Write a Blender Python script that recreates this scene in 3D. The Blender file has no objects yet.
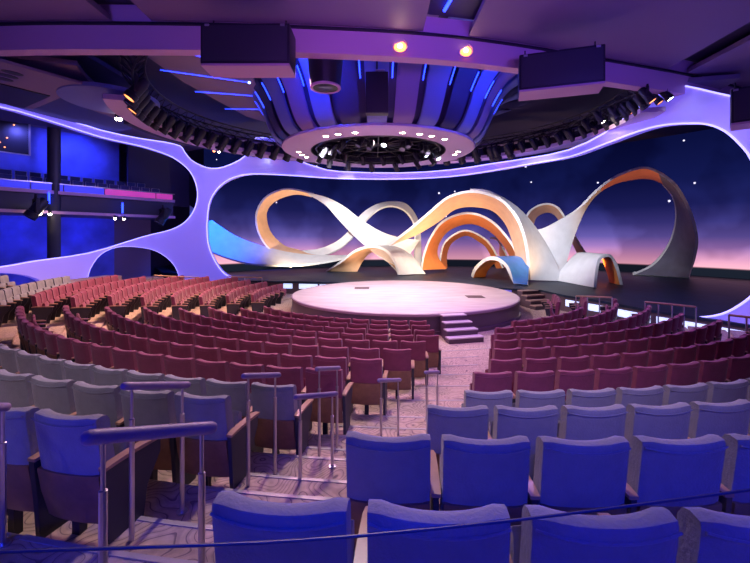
import bpy, bmesh, math, random
from mathutils import Vector, Matrix
from mathutils.geometry import delaunay_2d_cdt
random.seed(7)
sc = bpy.context.scene
COL = sc.collection
PI = math.pi
R = math.radians
ZC = 3.43           # eye height above the front floor
F = 400.0           # focal length in pixels of the 750x563 frame

# ------------------------------------------------------------------ camera
cd = bpy.data.cameras.new('camera'); cam = bpy.data.objects.new('camera', cd); COL.objects.link(cam)
cam.location = (0, 0, ZC); cam.rotation_euler = (PI/2, 0, 0)
cd.sensor_width = 36; cd.lens = F/750*36; cd.shift_y = -(281.5-236)/750
cd.clip_start = .05; cd.clip_end = 300
sc.camera = cam

def at(px, py, D):
    return Vector(((px-375)/F*D, D, ZC+(236-py)/F*D))

# ------------------------------------------------------------------ materials
def mat(name, col, rough=.6, metal=0, emit=None, es=0, bump=0, bscale=40, var=0, vscale=6, sheen=0, spec=.5):
    m = bpy.data.materials.new(name); m.use_nodes = True
    nt = m.node_tree; b = nt.nodes['Principled BSDF']
    b.inputs['Base Color'].default_value = (*col, 1); b.inputs['Roughness'].default_value = rough
    b.inputs['Metallic'].default_value = metal; b.inputs['Specular IOR Level'].default_value = spec
    if sheen: b.inputs['Sheen Weight'].default_value = sheen; b.inputs['Sheen Roughness'].default_value = .4
    if emit: b.inputs['Emission Color'].default_value = (*emit, 1); b.inputs['Emission Strength'].default_value = es
    tc = nt.nodes.new('ShaderNodeTexCoord')
    if var:
        n = nt.nodes.new('ShaderNodeTexNoise'); n.inputs['Scale'].default_value = vscale; n.inputs['Detail'].default_value = 4
        nt.links.new(tc.outputs['Object'], n.inputs['Vector'])
        r = nt.nodes.new('ShaderNodeValToRGB'); r.color_ramp.elements[0].position = .3; r.color_ramp.elements[1].position = .7
        r.color_ramp.elements[0].color = (*[c*(1-var) for c in col], 1); r.color_ramp.elements[1].color = (*[min(1, c*(1+var)) for c in col], 1)
        nt.links.new(n.outputs['Fac'], r.inputs['Fac']); nt.links.new(r.outputs['Color'], b.inputs['Base Color'])
    if bump:
        n = nt.nodes.new('ShaderNodeTexNoise'); n.inputs['Scale'].default_value = bscale
        nt.links.new(tc.outputs['Object'], n.inputs['Vector'])
        bp = nt.nodes.new('ShaderNodeBump'); bp.inputs['Strength'].default_value = bump; bp.inputs['Distance'].default_value = .02
        nt.links.new(n.outputs['Fac'], bp.inputs['Height']); nt.links.new(bp.outputs['Normal'], b.inputs['Normal'])
    return m
M = {}
M['burgundy'] = mat('burgundy_fabric', (.24, .05, .105), .85, bump=.25, bscale=60, var=.18, vscale=5, sheen=.25)
M['grey'] = mat('grey_fabric', (.25, .255, .31), .85, bump=.25, bscale=60, var=.14, vscale=5, sheen=.3)
M['blue_fabric'] = mat('blue_fabric', (.05, .07, .22), .85, sheen=.2)
M['wood'] = mat('walnut', (.26, .125, .075), .4, var=.2, vscale=9)
M['armwood'] = mat('arm_wood', (.42, .25, .17), .35, var=.12, vscale=9)
M['charcoal'] = mat('charcoal_plastic', (.035, .035, .055), .5)
M['black'] = mat('black_metal', (.022, .022, .035), .45, metal=.3)
M['darkhouse'] = mat('dark_house_paint', (.05, .05, .09), .7)
M['steel'] = mat('brushed_steel', (.55, .52, .58), .3, metal=.9)
M['railpad'] = mat('rail_padding', (.26, .19, .36), .5, bump=.1, bscale=80)
M['nosing'] = mat('nosing_metal', (.42, .38, .38), .55, metal=.3)
M['white'] = mat('white_paint', (.75, .75, .78), .5)
M['membrane'] = mat('white_fabric_violet_glow', (.62, .56, .84), .6, emit=(.13, .10, .9), es=.6)  # violet light put into the base colour and an even glow
M['scen_white'] = mat('scenery_white', (.76, .78, .80), .55, bump=.1, bscale=20, var=.06, vscale=2)
M['scen_cream_lit'] = mat('scenery_cream_lit', (.95, .60, .36), .55, var=.08, vscale=2)  # white scenery under warm uplight, the light put into the colour
M['scen_orange_lit'] = mat('scenery_orange_lit', (.98, .34, .10), .5, var=.08, vscale=2)  # orange uplight inside the arches, put into the colour
M['scen_blue'] = mat('scenery_blue', (.05, .20, .62), .5, var=.1, vscale=2)
M['scen_grey'] = mat('scenery_grey', (.16, .16, .22), .6, var=.1, vscale=2)
M['led_blue'] = mat('led_blue', (.1, .2, 1), .4, emit=(.012, .035, 1), es=7)
M['led_violet'] = mat('led_violet', (.6, .5, 1), .4, emit=(.30, .28, 1), es=2.4)
M['led_dot'] = mat('led_dot', (.6, .7, 1), .4, emit=(.25, .4, 1), es=8)
M['lens_warm'] = mat('lens_warm', (1, .5, .2), .3, emit=(1, .30, .07), es=3.2)
M['lens_white'] = mat('lens_white', (1, .9, .8), .3, emit=(1, .78, .52), es=60)
M['lens_cool'] = mat('lens_cool', (.8, .9, 1), .3, emit=(.7, .82, 1), es=18)
M['lens_off'] = mat('lens_off', (.12, .12, .2), .15)
M['ceil'] = mat('ceiling_panel', (.20, .13, .28), .6)
M['ceil_band'] = mat('ceiling_band', (.60, .36, .56), .55)
M['side_navy'] = mat('side_ceiling', (.06, .06, .20), .6)
M['ceil_dark'] = mat('upper_ceiling', (.05, .045, .11), .7)
M['ceil_mid'] = mat('mid_ceiling', (.22, .16, .28), .7)
M['fin_blue'] = mat('fin_blue', (.16, .19, .46), .5)
M['fin_mid'] = mat('fin_mauve', (.24, .16, .34), .5)
M['fin_dark'] = mat('fin_dark', (.035, .03, .10), .5)
M['flange'] = mat('ring_flange', (.58, .42, .62), .5)
M['deck'] = mat('black_deck', (.020, .034, .062), .5, spec=.25, var=.3, vscale=1.5)
M['stage_side'] = mat('stage_side', (.09, .05, .10), .4)
M['stair'] = mat('stair_paint', (.62, .50, .62), .5)
M['stair_dark'] = mat('stair_dark', (.10, .06, .08), .5)
M['stair_brown'] = mat('stair_brown', (.42, .27, .24), .5)
M['deckwall'] = mat('deck_wall', (.13, .08, .10), .6)
M['litpanel'] = mat('lit_panel', (.8, .85, 1), .4, emit=(.5, .62, 1), es=1.3)
M['wall_blue'] = mat('blue_wall', (.13, .17, .75), .6, var=.35, vscale=.6)
M['wall_dark'] = mat('dark_wall', (.05, .05, .14), .7)
M['wall_mauve'] = mat('mauve_wall', (.22, .15, .24), .7)
M['pink_led'] = mat('pink_led_front', (.8, .1, .5), .4, emit=(.6, .05, .32), es=.6)
M['blue_led_front'] = mat('blue_led_front', (.1, .1, .9), .4, emit=(.03, .04, .8), es=.7)
M['exit_red'] = mat('exit_red', (.9, .1, .3), .4, emit=(1, .15, .35), es=4)

def carpet():
    m = mat('swirl_carpet', (.5, .4, .42), .9); nt = m.node_tree; b = nt.nodes['Principled BSDF']
    tc = nt.nodes.new('ShaderNodeNewGeometry')
    n = nt.nodes.new('ShaderNodeTexNoise'); n.inputs['Scale'].default_value = 2.0; n.inputs['Detail'].default_value = 1.0
    nt.links.new(tc.outputs['Position'], n.inputs['Vector'])
    mu = nt.nodes.new('ShaderNodeMath'); mu.operation = 'MULTIPLY'; mu.inputs[1].default_value = 20
    nt.links.new(n.outputs['Fac'], mu.inputs[0])
    fr = nt.nodes.new('ShaderNodeMath'); fr.operation = 'FRACT'; nt.links.new(mu.outputs[0], fr.inputs[0])
    r = nt.nodes.new('ShaderNodeValToRGB'); e = r.color_ramp.elements
    e[0].position = 0; e[0].color = (.16, .11, .13, 1); e[1].position = 1; e[1].color = (.44, .33, .28, 1)
    for p, c in ((.09, (.20, .14, .16, 1)), (.17, (.46, .35, .29, 1)), (.6, (.50, .38, .31, 1)), (.82, (.40, .30, .27, 1))):
        x = e.new(p); x.color = c
    nt.links.new(fr.outputs[0], r.inputs['Fac'])
    n2 = nt.nodes.new('ShaderNodeTexNoise'); n2.inputs['Scale'].default_value = 14; n2.inputs['Detail'].default_value = 5
    nt.links.new(tc.outputs['Position'], n2.inputs['Vector'])
    mx = nt.nodes.new('ShaderNodeMix'); mx.data_type = 'RGBA'; mx.blend_type = 'OVERLAY'; mx.inputs[0].default_value = .35
    nt.links.new(r.outputs['Color'], mx.inputs[6]); nt.links.new(n2.outputs['Fac'], mx.inputs[7])
    nt.links.new(mx.outputs[2], b.inputs['Base Color'])
    return m
M['carpet'] = carpet()

def stage_top():
    m = mat('stage_top', (.72, .62, .68), .38); nt = m.node_tree; b = nt.nodes['Principled BSDF']
    tc = nt.nodes.new('ShaderNodeNewGeometry')
    mp = nt.nodes.new('ShaderNodeMapping'); mp.inputs['Scale'].default_value = (.5, 3, 1)
    nt.links.new(tc.outputs['Position'], mp.inputs['Vector'])
    n = nt.nodes.new('ShaderNodeTexNoise'); n.inputs['Scale'].default_value = 2; n.inputs['Detail'].default_value = 6
    nt.links.new(mp.outputs[0], n.inputs['Vector'])
    r = nt.nodes.new('ShaderNodeValToRGB'); e = r.color_ramp.elements
    e[0].position = .3; e[0].color = (.50, .37, .42, 1); e[1].position = .7; e[1].color = (.72, .60, .64, 1)
    nt.links.new(n.outputs['Fac'], r.inputs['Fac']); nt.links.new(r.outputs['Color'], b.inputs['Base Color'])
    return m
M['stage_top'] = stage_top()

def screen_mat():
    m = bpy.data.materials.new('video_screen'); m.use_nodes = True; nt = m.node_tree
    for n in list(nt.nodes): nt.nodes.remove(n)
    out = nt.nodes.new('ShaderNodeOutputMaterial'); em = nt.nodes.new('ShaderNodeEmission')
    geo = nt.nodes.new('ShaderNodeNewGeometry'); sp = nt.nodes.new('ShaderNodeSeparateXYZ')
    nt.links.new(geo.outputs['Position'], sp.inputs[0])
    mr = nt.nodes.new('ShaderNodeMapRange'); mr.inputs[1].default_value = 0; mr.inputs[2].default_value = 12
    nt.links.new(sp.outputs['Z'], mr.inputs[0])
    r = nt.nodes.new('ShaderNodeValToRGB'); e = r.color_ramp.elements
    e[0].position = 0; e[0].color = (.007, .010, .018, 1); e[1].position = 1; e[1].color = (.001, .0018, .02, 1)
    for p, c in ((1.3, (.008, .011, .020)), (1.38, (.75, .36, .45)), (2.0, (.52, .24, .40)), (2.7, (.26, .14, .38)), (3.4, (.10, .075, .29)),
                 (4.4, (.038, .034, .18)), (5.6, (.011, .013, .095)), (7.5, (.004, .006, .052))):
        x = e.new(p/12); x.color = (*c, 1)
    nt.links.new(mr.outputs[0], r.inputs['Fac'])
    # soft darker clouds in the picture shown on the screen
    n = nt.nodes.new('ShaderNodeTexNoise'); n.inputs['Scale'].default_value = .22; n.inputs['Detail'].default_value = 3
    nt.links.new(geo.outputs['Position'], n.inputs['Vector'])
    r2 = nt.nodes.new('ShaderNodeValToRGB'); r2.color_ramp.elements[0].position = .42; r2.color_ramp.elements[0].color = (.6, .55, .6, 1)
    r2.color_ramp.elements[1].position = .55; r2.color_ramp.elements[1].color = (1, 1, 1, 1)
    nt.links.new(n.outputs['Fac'], r2.inputs['Fac'])
    mx = nt.nodes.new('ShaderNodeMix'); mx.data_type = 'RGBA'; mx.blend_type = 'MULTIPLY'; mx.inputs[0].default_value = 1
    nt.links.new(r.outputs['Color'], mx.inputs[6]); nt.links.new(r2.outputs['Color'], mx.inputs[7])
    v = nt.nodes.new('ShaderNodeTexVoronoi'); v.inputs['Scale'].default_value = .8
    nt.links.new(geo.outputs['Position'], v.inputs['Vector'])
    lt = nt.nodes.new('ShaderNodeMath'); lt.operation = 'LESS_THAN'; lt.inputs[1].default_value = .07
    nt.links.new(v.outputs['Distance'], lt.inputs[0])
    hz = nt.nodes.new('ShaderNodeMath'); hz.operation = 'GREATER_THAN'; hz.inputs[1].default_value = 4.2
    nt.links.new(sp.outputs['Z'], hz.inputs[0])
    an = nt.nodes.new('ShaderNodeMath'); an.operation = 'MULTIPLY'
    nt.links.new(lt.outputs[0], an.inputs[0]); nt.links.new(hz.outputs[0], an.inputs[1])
    ad = nt.nodes.new('ShaderNodeMix'); ad.data_type = 'RGBA'; nt.links.new(an.outputs[0], ad.inputs[0])
    nt.links.new(mx.outputs[2], ad.inputs[6]); ad.inputs[7].default_value = (.7, .65, .9, 1)
    nt.links.new(ad.outputs[2], em.inputs['Color']); em.inputs['Strength'].default_value = 1.5
    nt.links.new(em.outputs[0], out.inputs['Surface'])
    return m
M['screen'] = screen_mat()

def glass_mat():
    m = bpy.data.materials.new('thin_glass'); m.use_nodes = True; nt = m.node_tree
    for n in list(nt.nodes): nt.nodes.remove(n)
    out = nt.nodes.new('ShaderNodeOutputMaterial'); t = nt.nodes.new('ShaderNodeBsdfTransparent'); g = nt.nodes.new('ShaderNodeBsdfGlossy')
    t.inputs['Color'].default_value = (.86, .88, .95, 1); g.inputs['Roughness'].default_value = .05
    mx = nt.nodes.new('ShaderNodeMixShader'); mx.inputs[0].default_value = .05
    nt.links.new(t.outputs[0], mx.inputs[1]); nt.links.new(g.outputs[0], mx.inputs[2]); nt.links.new(mx.outputs[0], out.inputs['Surface'])
    return m
M['glass'] = glass_mat()

# ------------------------------------------------------------------ mesh helpers
class MB:
    def __init__(s): s.bm = bmesh.new()
    def box(s, c, d, rot=None, bev=0):
        vs = []
        for i in range(8):
            p = Vector(((i & 1)-.5, ((i >> 1) & 1)-.5, ((i >> 2) & 1)-.5)); p = Vector((p.x*d[0], p.y*d[1], p.z*d[2]))
            if rot is not None: p = rot @ p
            vs.append(s.bm.verts.new(p+Vector(c)))
        fs = [s.bm.faces.new([vs[i] for i in q]) for q in ((0, 2, 3, 1), (4, 5, 7, 6), (0, 1, 5, 4), (2, 6, 7, 3), (0, 4, 6, 2), (1, 3, 7, 5))]
        if bev:
            es = {e for f in fs for e in f.edges}
            bmesh.ops.bevel(s.bm, geom=list(es), offset=bev, segments=2, affect='EDGES', profile=.6)
        return s
    def tube(s, pts, r, n=10, cap=True):
        pts = [Vector(p) for p in pts]; rs = r if isinstance(r, (list, tuple)) else [r]*len(pts)
        rings = []; up = None
        for i, p in enumerate(pts):
            t = (pts[min(i+1, len(pts)-1)]-pts[max(i-1, 0)]).normalized()
            if up is None: up = Vector((0, 0, 1)) if abs(t.z) < .9 else Vector((1, 0, 0))
            a = t.cross(up).normalized(); b = a.cross(t).normalized(); up = b
            rings.append([s.bm.verts.new(p+(a*math.cos(2*PI*k/n)+b*math.sin(2*PI*k/n))*rs[i]) for k in range(n)])
        for u, v in zip(rings, rings[1:]):
            for k in range(n): s.bm.faces.new((u[k], u[(k+1) % n], v[(k+1) % n], v[k]))
        if cap: s.bm.faces.new(rings[0]); s.bm.faces.new(rings[-1])
        return s
    def lathe(s, prof, c=(0, 0, 0), n=16, a0=0, a1=2*PI, rot=None):
        full = abs(a1-a0-2*PI) < 1e-6; m = n if full else n+1; c = Vector(c); rings = []
        for r, z in prof:
            ring = []
            for k in range(m):
                a = a0+(a1-a0)*k/n; p = Vector((r*math.cos(a), r*math.sin(a), z))
                if rot is not None: p = rot @ p
                ring.append(s.bm.verts.new(p+c))
            rings.append(ring)
        for u, v in zip(rings, rings[1:]):
            for k in range(n): s.bm.faces.new((u[k], u[(k+1) % m], v[(k+1) % m], v[k]))
        return s
    def prism(s, poly, z0, z1):
        a = [s.bm.verts.new((p[0], p[1], z0)) for p in poly]; b = [s.bm.verts.new((p[0], p[1], z1)) for p in poly]
        s.bm.faces.new(a[::-1]); s.bm.faces.new(b); n = len(poly)
        for k in range(n): s.bm.faces.new((a[k], a[(k+1) % n], b[(k+1) % n], b[k]))
        return s
    def loft(s, rings, closed=True, cap=True):
        rr = [[s.bm.verts.new(p) for p in ring] for ring in rings]; n = len(rr[0])
        for u, v in zip(rr, rr[1:]):
            for k in range(n if closed else n-1): s.bm.faces.new((u[k], u[(k+1) % n], v[(k+1) % n], v[k]))
        if cap and closed: s.bm.faces.new(rr[0][::-1]); s.bm.faces.new(rr[-1])
        return s
    def build(s, name, m, parent=None, smooth=True, ang=40):
        bmesh.ops.recalc_face_normals(s.bm, faces=s.bm.faces)
        me = bpy.data.meshes.new(name); s.bm.to_mesh(me); s.bm.free()
        ms = m if isinstance(m, (list, tuple)) else [m]
        for x in ms: me.materials.append(x)
        if smooth:
            me.polygons.foreach_set('use_smooth', [True]*len(me.polygons))
            try: me.set_sharp_from_angle(angle=R(ang))
            except Exception: pass
        o = bpy.data.objects.new(name, me); COL.objects.link(o)
        if parent: o.parent = parent
        return o

def tag(o, label, cat, group=None, kind=None):
    o['label'] = label; o['category'] = cat
    if group: o['group'] = group
    if kind: o['kind'] = kind
    return o
def thing(name, label, cat, loc=(0, 0, 0), rz=0, group=None):
    o = bpy.data.objects.new(name, None); o.empty_display_size = .2; COL.objects.link(o)
    o.location = loc; o.rotation_euler = (0, 0, rz); return tag(o, label, cat, group)
def struct(o, label, cat):
    return tag(o, label, cat, kind='structure')
KIDS = {}
def dup(root):
    r = root.copy(); COL.objects.link(r)
    for ch in KIDS[root.name]:
        c = ch.copy(); COL.objects.link(c); c.parent = r
        for g in KIDS.get(ch.name, []):
            d = g.copy(); COL.objects.link(d); d.parent = c
    return r
def register(root):
    KIDS[root.name] = list(root.children)
    for c in KIDS[root.name]: KIDS[c.name] = list(c.children)

ORD = ['', 'first', 'second', 'third', 'fourth', 'fifth', 'sixth', 'seventh', 'eighth', 'ninth', 'tenth', 'eleventh', 'twelfth', 'thirteenth',
       'fourteenth', 'fifteenth', 'sixteenth', 'seventeenth', 'eighteenth', 'nineteenth', 'twentieth']
def ordn(n):
    if n <= 20: return ORD[n]
    t = {2: 'twenty', 3: 'thirty', 4: 'forty'}[n//10]
    return t+'-'+ORD[n % 10] if n % 10 else {3: 'thirtieth', 4: 'fortieth'}[n//10]

def crom(pts, n):
    """Catmull-Rom through tuples of any length, n samples per span"""
    out = []; P = [pts[0]]+list(pts)+[pts[-1]]
    for i in range(1, len(P)-2):
        for k in range(n):
            t = k/n
            out.append(tuple(.5*((2*P[i][j])+(-P[i-1][j]+P[i+1][j])*t+(2*P[i-1][j]-5*P[i][j]+4*P[i+1][j]-P[i+2][j])*t*t
                                 + (-P[i-1][j]+3*P[i][j]-3*P[i+1][j]+P[i+2][j])*t**3) for j in range(len(P[i]))))
    out.append(tuple(pts[-1])); return out

# ------------------------------------------------------------------ auditorium plan
CX, CY = 1.2, 18.3                       # centre of the seat rows
SX, SY, SR = 1.35, 18.95, 5.2             # round stage
RAD = [0, 6.5, 7.43, 8.37, 9.3, 10.23, 11.16, 12.08, 13.0, 13.97, 14.95, 15.92, 16.85]
FZ = [0, 0, .08, .17, .27, .38, .48, .58, .70, .83, 1.08, 1.31, 1.52]
ZD = .76                                 # deck and stage height
W = crom([(-13, 2), (-15.2, 7), (-16.3, 12), (-16.5, 16), (-16, 19), (-14.6, 22), (-12.5, 24), (-10, 24.8), (-8.0, 24.7), (-4.4, 24.2), (0, 24.9), (3, 24.6),
          (6, 22.9), (7.96, 20.9), (8.9, 18.3), (9.6, 16.5), (10.2, 14.7), (10.9, 13.2), (12, 10.6), (13, 8), (13.6, 3)], 8)
WU = [0]
for a, b in zip(W, W[1:]): WU.append(WU[-1]+math.dist(a, b))
def w_at(u):
    u = max(0, min(WU[-1]-1e-6, u))
    import bisect
    i = min(len(W)-2, max(0, bisect.bisect_right(WU, u)-1)); t = (u-WU[i])/(WU[i+1]-WU[i])
    p = Vector((W[i][0]+(W[i+1][0]-W[i][0])*t, W[i][1]+(W[i+1][1]-W[i][1])*t))
    i0, i1 = max(0, i-1), min(len(W)-1, i+2)
    d = Vector((W[i1][0]-W[i0][0], W[i1][1]-W[i0][1])).normalized()
    return p, Vector((-d.y, d.x))         # point, outward (away from the seats) normal
def w_px(px, py):
    """point of the curved frame wall seen at a pixel: (u, z)"""
    m = (px-375)/F
    for i in range(len(W)-1):
        f0 = W[i][0]-m*W[i][1]; f1 = W[i+1][0]-m*W[i+1][1]
        if f0 <= 0 < f1:
            t = -f0/(f1-f0); D = W[i][1]+(W[i+1][1]-W[i][1])*t
            return (WU[i]+t*(WU[i+1]-WU[i]), ZC+(236-py)/F*D)
    raise ValueError(px)
def w_limit(r, right):
    """angle (deg) at which a row circle meets the frame wall"""
    best = 125 if not right else 62
    for i in range(len(W)-1):
        x, y = W[i][0]-CX, W[i][1]-CY; q = math.hypot(x, y)
        x2, y2 = W[i+1][0]-CX, W[i+1][1]-CY; q2 = math.hypot(x2, y2)
        if (q-r)*(q2-r) <= 0:
            a = math.degrees(math.atan2(x, -y))
            if right and a > 20: best = min(best, a-1)
            if not right and a < -20: best = min(best, -a-1)
    return best
def rowpt(r, a, z=0): return Vector((CX+r*math.sin(R(a)), CY-r*math.cos(R(a)), z))

# floor and stepped treads
struct(MB().prism([(-24, -4), (26, -4), (26, 24.2), (-24, 34)], -.3, 0).build('floor', M['carpet'], smooth=False),
       'swirl patterned carpet floor around the round stage', 'floor')
for k in range(2, 14):
    r0 = RAD[k-1]+.2; r1 = RAD[k]+.2 if k < 13 else 21.0; z = FZ[k] if k < 13 else 1.72
    al = min(w_limit(r0, False), w_limit(min(r1, 17), False)); ar = min(w_limit(r0, True), w_limit(min(r1, 17), True))
    if k >= 12: al = 58
    if k <= 4: ar = min(ar, 84 - 4*k)
    n = 60
    ins = [rowpt(r0, -al+(al+ar)*i/n) for i in range(n+1)]; outs = [rowpt(r1, -al+(al+ar)*i/n) for i in range(n+1)]
    b = MB(); rings = []
    for p, q in zip(ins, outs):
        rings.append([Vector((p.x, p.y, 0)), Vector((q.x, q.y, 0)), Vector((q.x, q.y, z)), Vector((p.x, p.y, z))])
    b.loft(rings)
    o = b.build('floor_tier', M['carpet'], smooth=False)
    struct(o, 'carpeted seating tier, %s step up from the stage floor' % ordn(k-1), 'tiered floor')

# ------------------------------------------------------------------ theatre seat
def seat_proto(fab, name, both=False):
    t = thing(name, 'seat', 'theatre seat')
    lean = .13; w = .50
    def ymid(z): return -lean*(z-.28)          # back leans away from the stage
    # upholstered backrest: section lofted across the width
    rings = []; N = 10
    for i in range(N+1):
        u = i/N*2-1; x = u*w/2
        e = max(0, (abs(u)-.9)/.1); sh = 1-.25*e
        zt = .965-.022*(1-u*u)+.0 - .02*e; wing = .055*abs(u)**2.4
        sec = []
        for (yy, zz) in ((-.045, .50), (-.05, .70), (-.052, .86), (-.050, .905), (-.040, .925), (-.012, .932), (.03, .922), (.055, .89), (.05, .80), (.062, .62), (.05, .44), (.0, .43), (-.035, .44)):
            z2 = zz if zz < .8 else .8+(zz-.8)*(zt-.8)/(.932-.8)
            yc = ymid(z2)
            fr = yy*sh + (wing if yy > -.03 else wing*.55)
            sec.append(Vector((x*(1-.012*e), yc+fr, z2)))
        rings.append(sec)
    MB().loft(rings).build('backrest', fab, t, ang=50)
    # seam line below the top of the back
    pts = [Vector((w/2*u*.97, ymid(.91)-.050+.055*.55*abs(u)**2.4-.006, .913-.02*(1-u*u))) for u in [i/10*2-1 for i in range(11)]]
    MB().tube(pts, .006, 5).build('piping', fab, t)
    # wooden rear shell
    rings = []
    for i in range(9):
        u = i/8*2-1; x = u*(w/2-.005); wing = .03*abs(u)**2.4; sec = []
        for (yy, zz) in ((-.062, .56), (-.066, .545), (-.06, .40), (-.03, .20), (-.015, .20), (-.035, .40), (-.04, .56)):
            sec.append(Vector((x, ymid(zz)+yy+wing, zz)))
        rings.append(sec)
    MB().loft(rings).build('rear_shell', M['wood'], t)
    # folded seat cushion
    rings = []
    for i in range(7):
        u = i/6*2-1; x = u*(w/2-.02); q = .012*(u*u); sec = []
        for (yy, zz) in ((.07, .34), (.10, .33), (.17, .345), (.235, .42), (.25, .60), (.235, .70), (.205, .72), (.18, .70), (.15, .55), (.09, .42)):
            sec.append(Vector((x, yy-q*(1 if yy > .15 else -1), zz-q)))
        rings.append(sec)
    MB().loft(rings).build('seat_cushion', fab, t, ang=50)
    def side(x, p):
        poly = [(-.08, .60), (-.05, .30), (-.03, .0), (.24, .0), (.29, .30), (.42, .48), (.42, .58)]
        b = MB(); b.loft([[Vector((x-.017, y, z)) for y, z in poly], [Vector((x+.017, y, z)) for y, z in poly]])
        b.build('side_panel', M['charcoal'], p, smooth=False)
        rr = []
        for y, z, h, ww in ((-.08, .612, .02, .055), (0, .618, .024, .062), (.2, .615, .024, .066), (.38, .60, .024, .066), (.45, .59, .014, .05)):
            rr.append([Vector((x-ww/2, y, z-h/2)), Vector((x+ww/2, y, z-h/2)), Vector((x+ww/2, y, z+h/2)), Vector((x-ww/2, y, z+h/2))])
        MB().loft(rr).build('armrest', M['armwood'], p)
    side(w/2+.03, t)
    if both: side(-w/2-.03, t)
    MB().box((0, .02, .13), (.06, .06, .26)).build('foot', M['black'], t, smooth=False)
    register(t); return t

PITCH = .565
PROTO = {}
SEATN = {'burgundy': 0, 'grey': 0}
used = set()
def place_seat(k, ang, label, group, end=False):
    color = 'burgundy' if k <= 8 else 'grey'
    p = rowpt(RAD[k], ang, FZ[k])
    px = 375+F*p.x/max(p.y, .1); top = 236+F*(ZC-p.z-.95)/max(p.y, .1)
    if p.y < .7 or px < -45 or px > 800 or top > 590: return
    key = (color, end)
    if key not in PROTO:
        PROTO[key] = seat_proto(M[color], 'theatre_seat', end); o = PROTO[key]
    else: o = dup(PROTO[key])
    o.location = p; o.rotation_euler = (0, 0, R(ang))
    o['label'] = label; o['category'] = 'theatre seat'; o['group'] = group
    SEATN[color] += 1

XL = {11: -1.74, 10: -1.25, 9: -.85, 8: -.40, 7: .15, 6: .68, 5: 1.05, 4: 1.46, 3: 1.50, 2: 1.52, 1: 1.55}
XR = {12: -.62, 11: -.20, 10: .40, 9: .93, 8: 1.26, 7: 1.74, 6: 2.08, 5: 2.37, 4: 2.70, 3: 3.0, 2: 3.85, 1: 4.1}
RE = {1: 52, 2: 53.5, 3: 58, 4: 55, 5: 44, 6: 39.5, 7: 42, 8: 44, 9: 44, 10: 44, 11: 44, 12: 44}
SN = {1: 78, 2: 73, 3: 68.5, 4: 66.5, 5: 64, 6: 63.5, 7: 61, 8: 60.5, 9: 60, 10: 60}
SF = {1: 116, 2: 115, 3: 113, 4: 111, 5: 107, 6: 102.5, 7: 94, 8: 90, 9: 84, 10: 75}
def rowname(k): return ('%s row from the round stage' % ordn(k))
for k in range(1, 13):
    col = 'burgundy' if k <= 8 else 'grey'; r = RAD[k]; da = math.degrees(PITCH/r)
    if k in XL:
        a = math.degrees(math.asin((XL[k]-CX)/r))-da/2; n = 1
        while a-da/2 > -54:
            place_seat(k, a, '%s tip-up seat, %s left from the stepped aisle, %s' % (col, ordn(n), rowname(k)), '%s seats left of the stepped aisle' % col, n == 1)
            a -= da; n += 1
    a = math.degrees(math.asin((XR[k]-CX)/r))+da/2; n = 1
    while k > 1 and a+da/2 < RE[k]+1:
        place_seat(k, a, '%s tip-up seat, %s right from the stepped aisle, %s' % (col, ordn(n), rowname(k)), '%s seats right of the stepped aisle' % col)
        a += da; n += 1
    if k in SN:
        a = -SN[k]-da/2; n = 1
        while -a+da/2 < SF[k]+1:
            place_seat(k, a, '%s seat, %s from aisle end of side block, %s' % (col, ordn(n), rowname(k)), '%s seats of the left side block' % col)
            a -= da; n += 1
for k, a0, a1 in ((1, 60, 80), (2, 61, 75), (3, 62.5, 70)):
    r = RAD[k]; da = math.degrees(PITCH/r); a = a0+da/2; n = 1
    while a+da/2 < a1:
        place_seat(k, a, 'burgundy seat, %s from aisle end, %s, before the side stairs' % (ordn(n), rowname(k)), 'burgundy seats before the side stairs')
        a += da; n += 1
print('SEATS', SEATN)

# nosing strips and half steps of the stepped aisle
AL = {k: math.degrees(math.asin((XL.get(k, -2.5)-CX)/RAD[k])) for k in range(1, 13)}
AR = {k: math.degrees(math.asin((XR[k]-CX)/RAD[k])) for k in range(1, 13)}
def arc_box(r0, r1, z0, z1, a0, a1, n=8):
    b = MB(); rings = []
    for i in range(n+1):
        a = a0+(a1-a0)*i/n; p = rowpt(r0, a); q = rowpt(r1, a)
        rings.append([Vector((p.x, p.y, z0)), Vector((q.x, q.y, z0)), Vector((q.x, q.y, z1)), Vector((p.x, p.y, z1))])
    return b.loft(rings)
for k in range(2, 13):
    a0, a1 = AL[k]+.4, AR[k]-.4; r = RAD[k-1]+.2
    tag(arc_box(r-.006, r+.035, FZ[k]-.02, FZ[k]+.006, a0, a1).build('step_nosing', M['nosing'], smooth=False),
        'metal step nosing across the stepped aisle beside the %s' % rowname(k), 'step nosing', 'step nosings of the stepped aisle')
    if k >= 9:
        h = (FZ[k]+FZ[k-1])/2
        struct(arc_box(r-.42, r, FZ[k-1], h, a0, a1).build('floor_step', M['carpet'], smooth=False), 'carpeted half step in the aisle at the %s' % rowname(k), 'step')
        tag(arc_box(r-.426, r-.385, h-.02, h+.006, a0, a1).build('step_nosing', M['nosing'], smooth=False),
            'metal nosing on the half step below the %s' % rowname(k), 'step nosing', 'step nosings of the stepped aisle')

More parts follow.
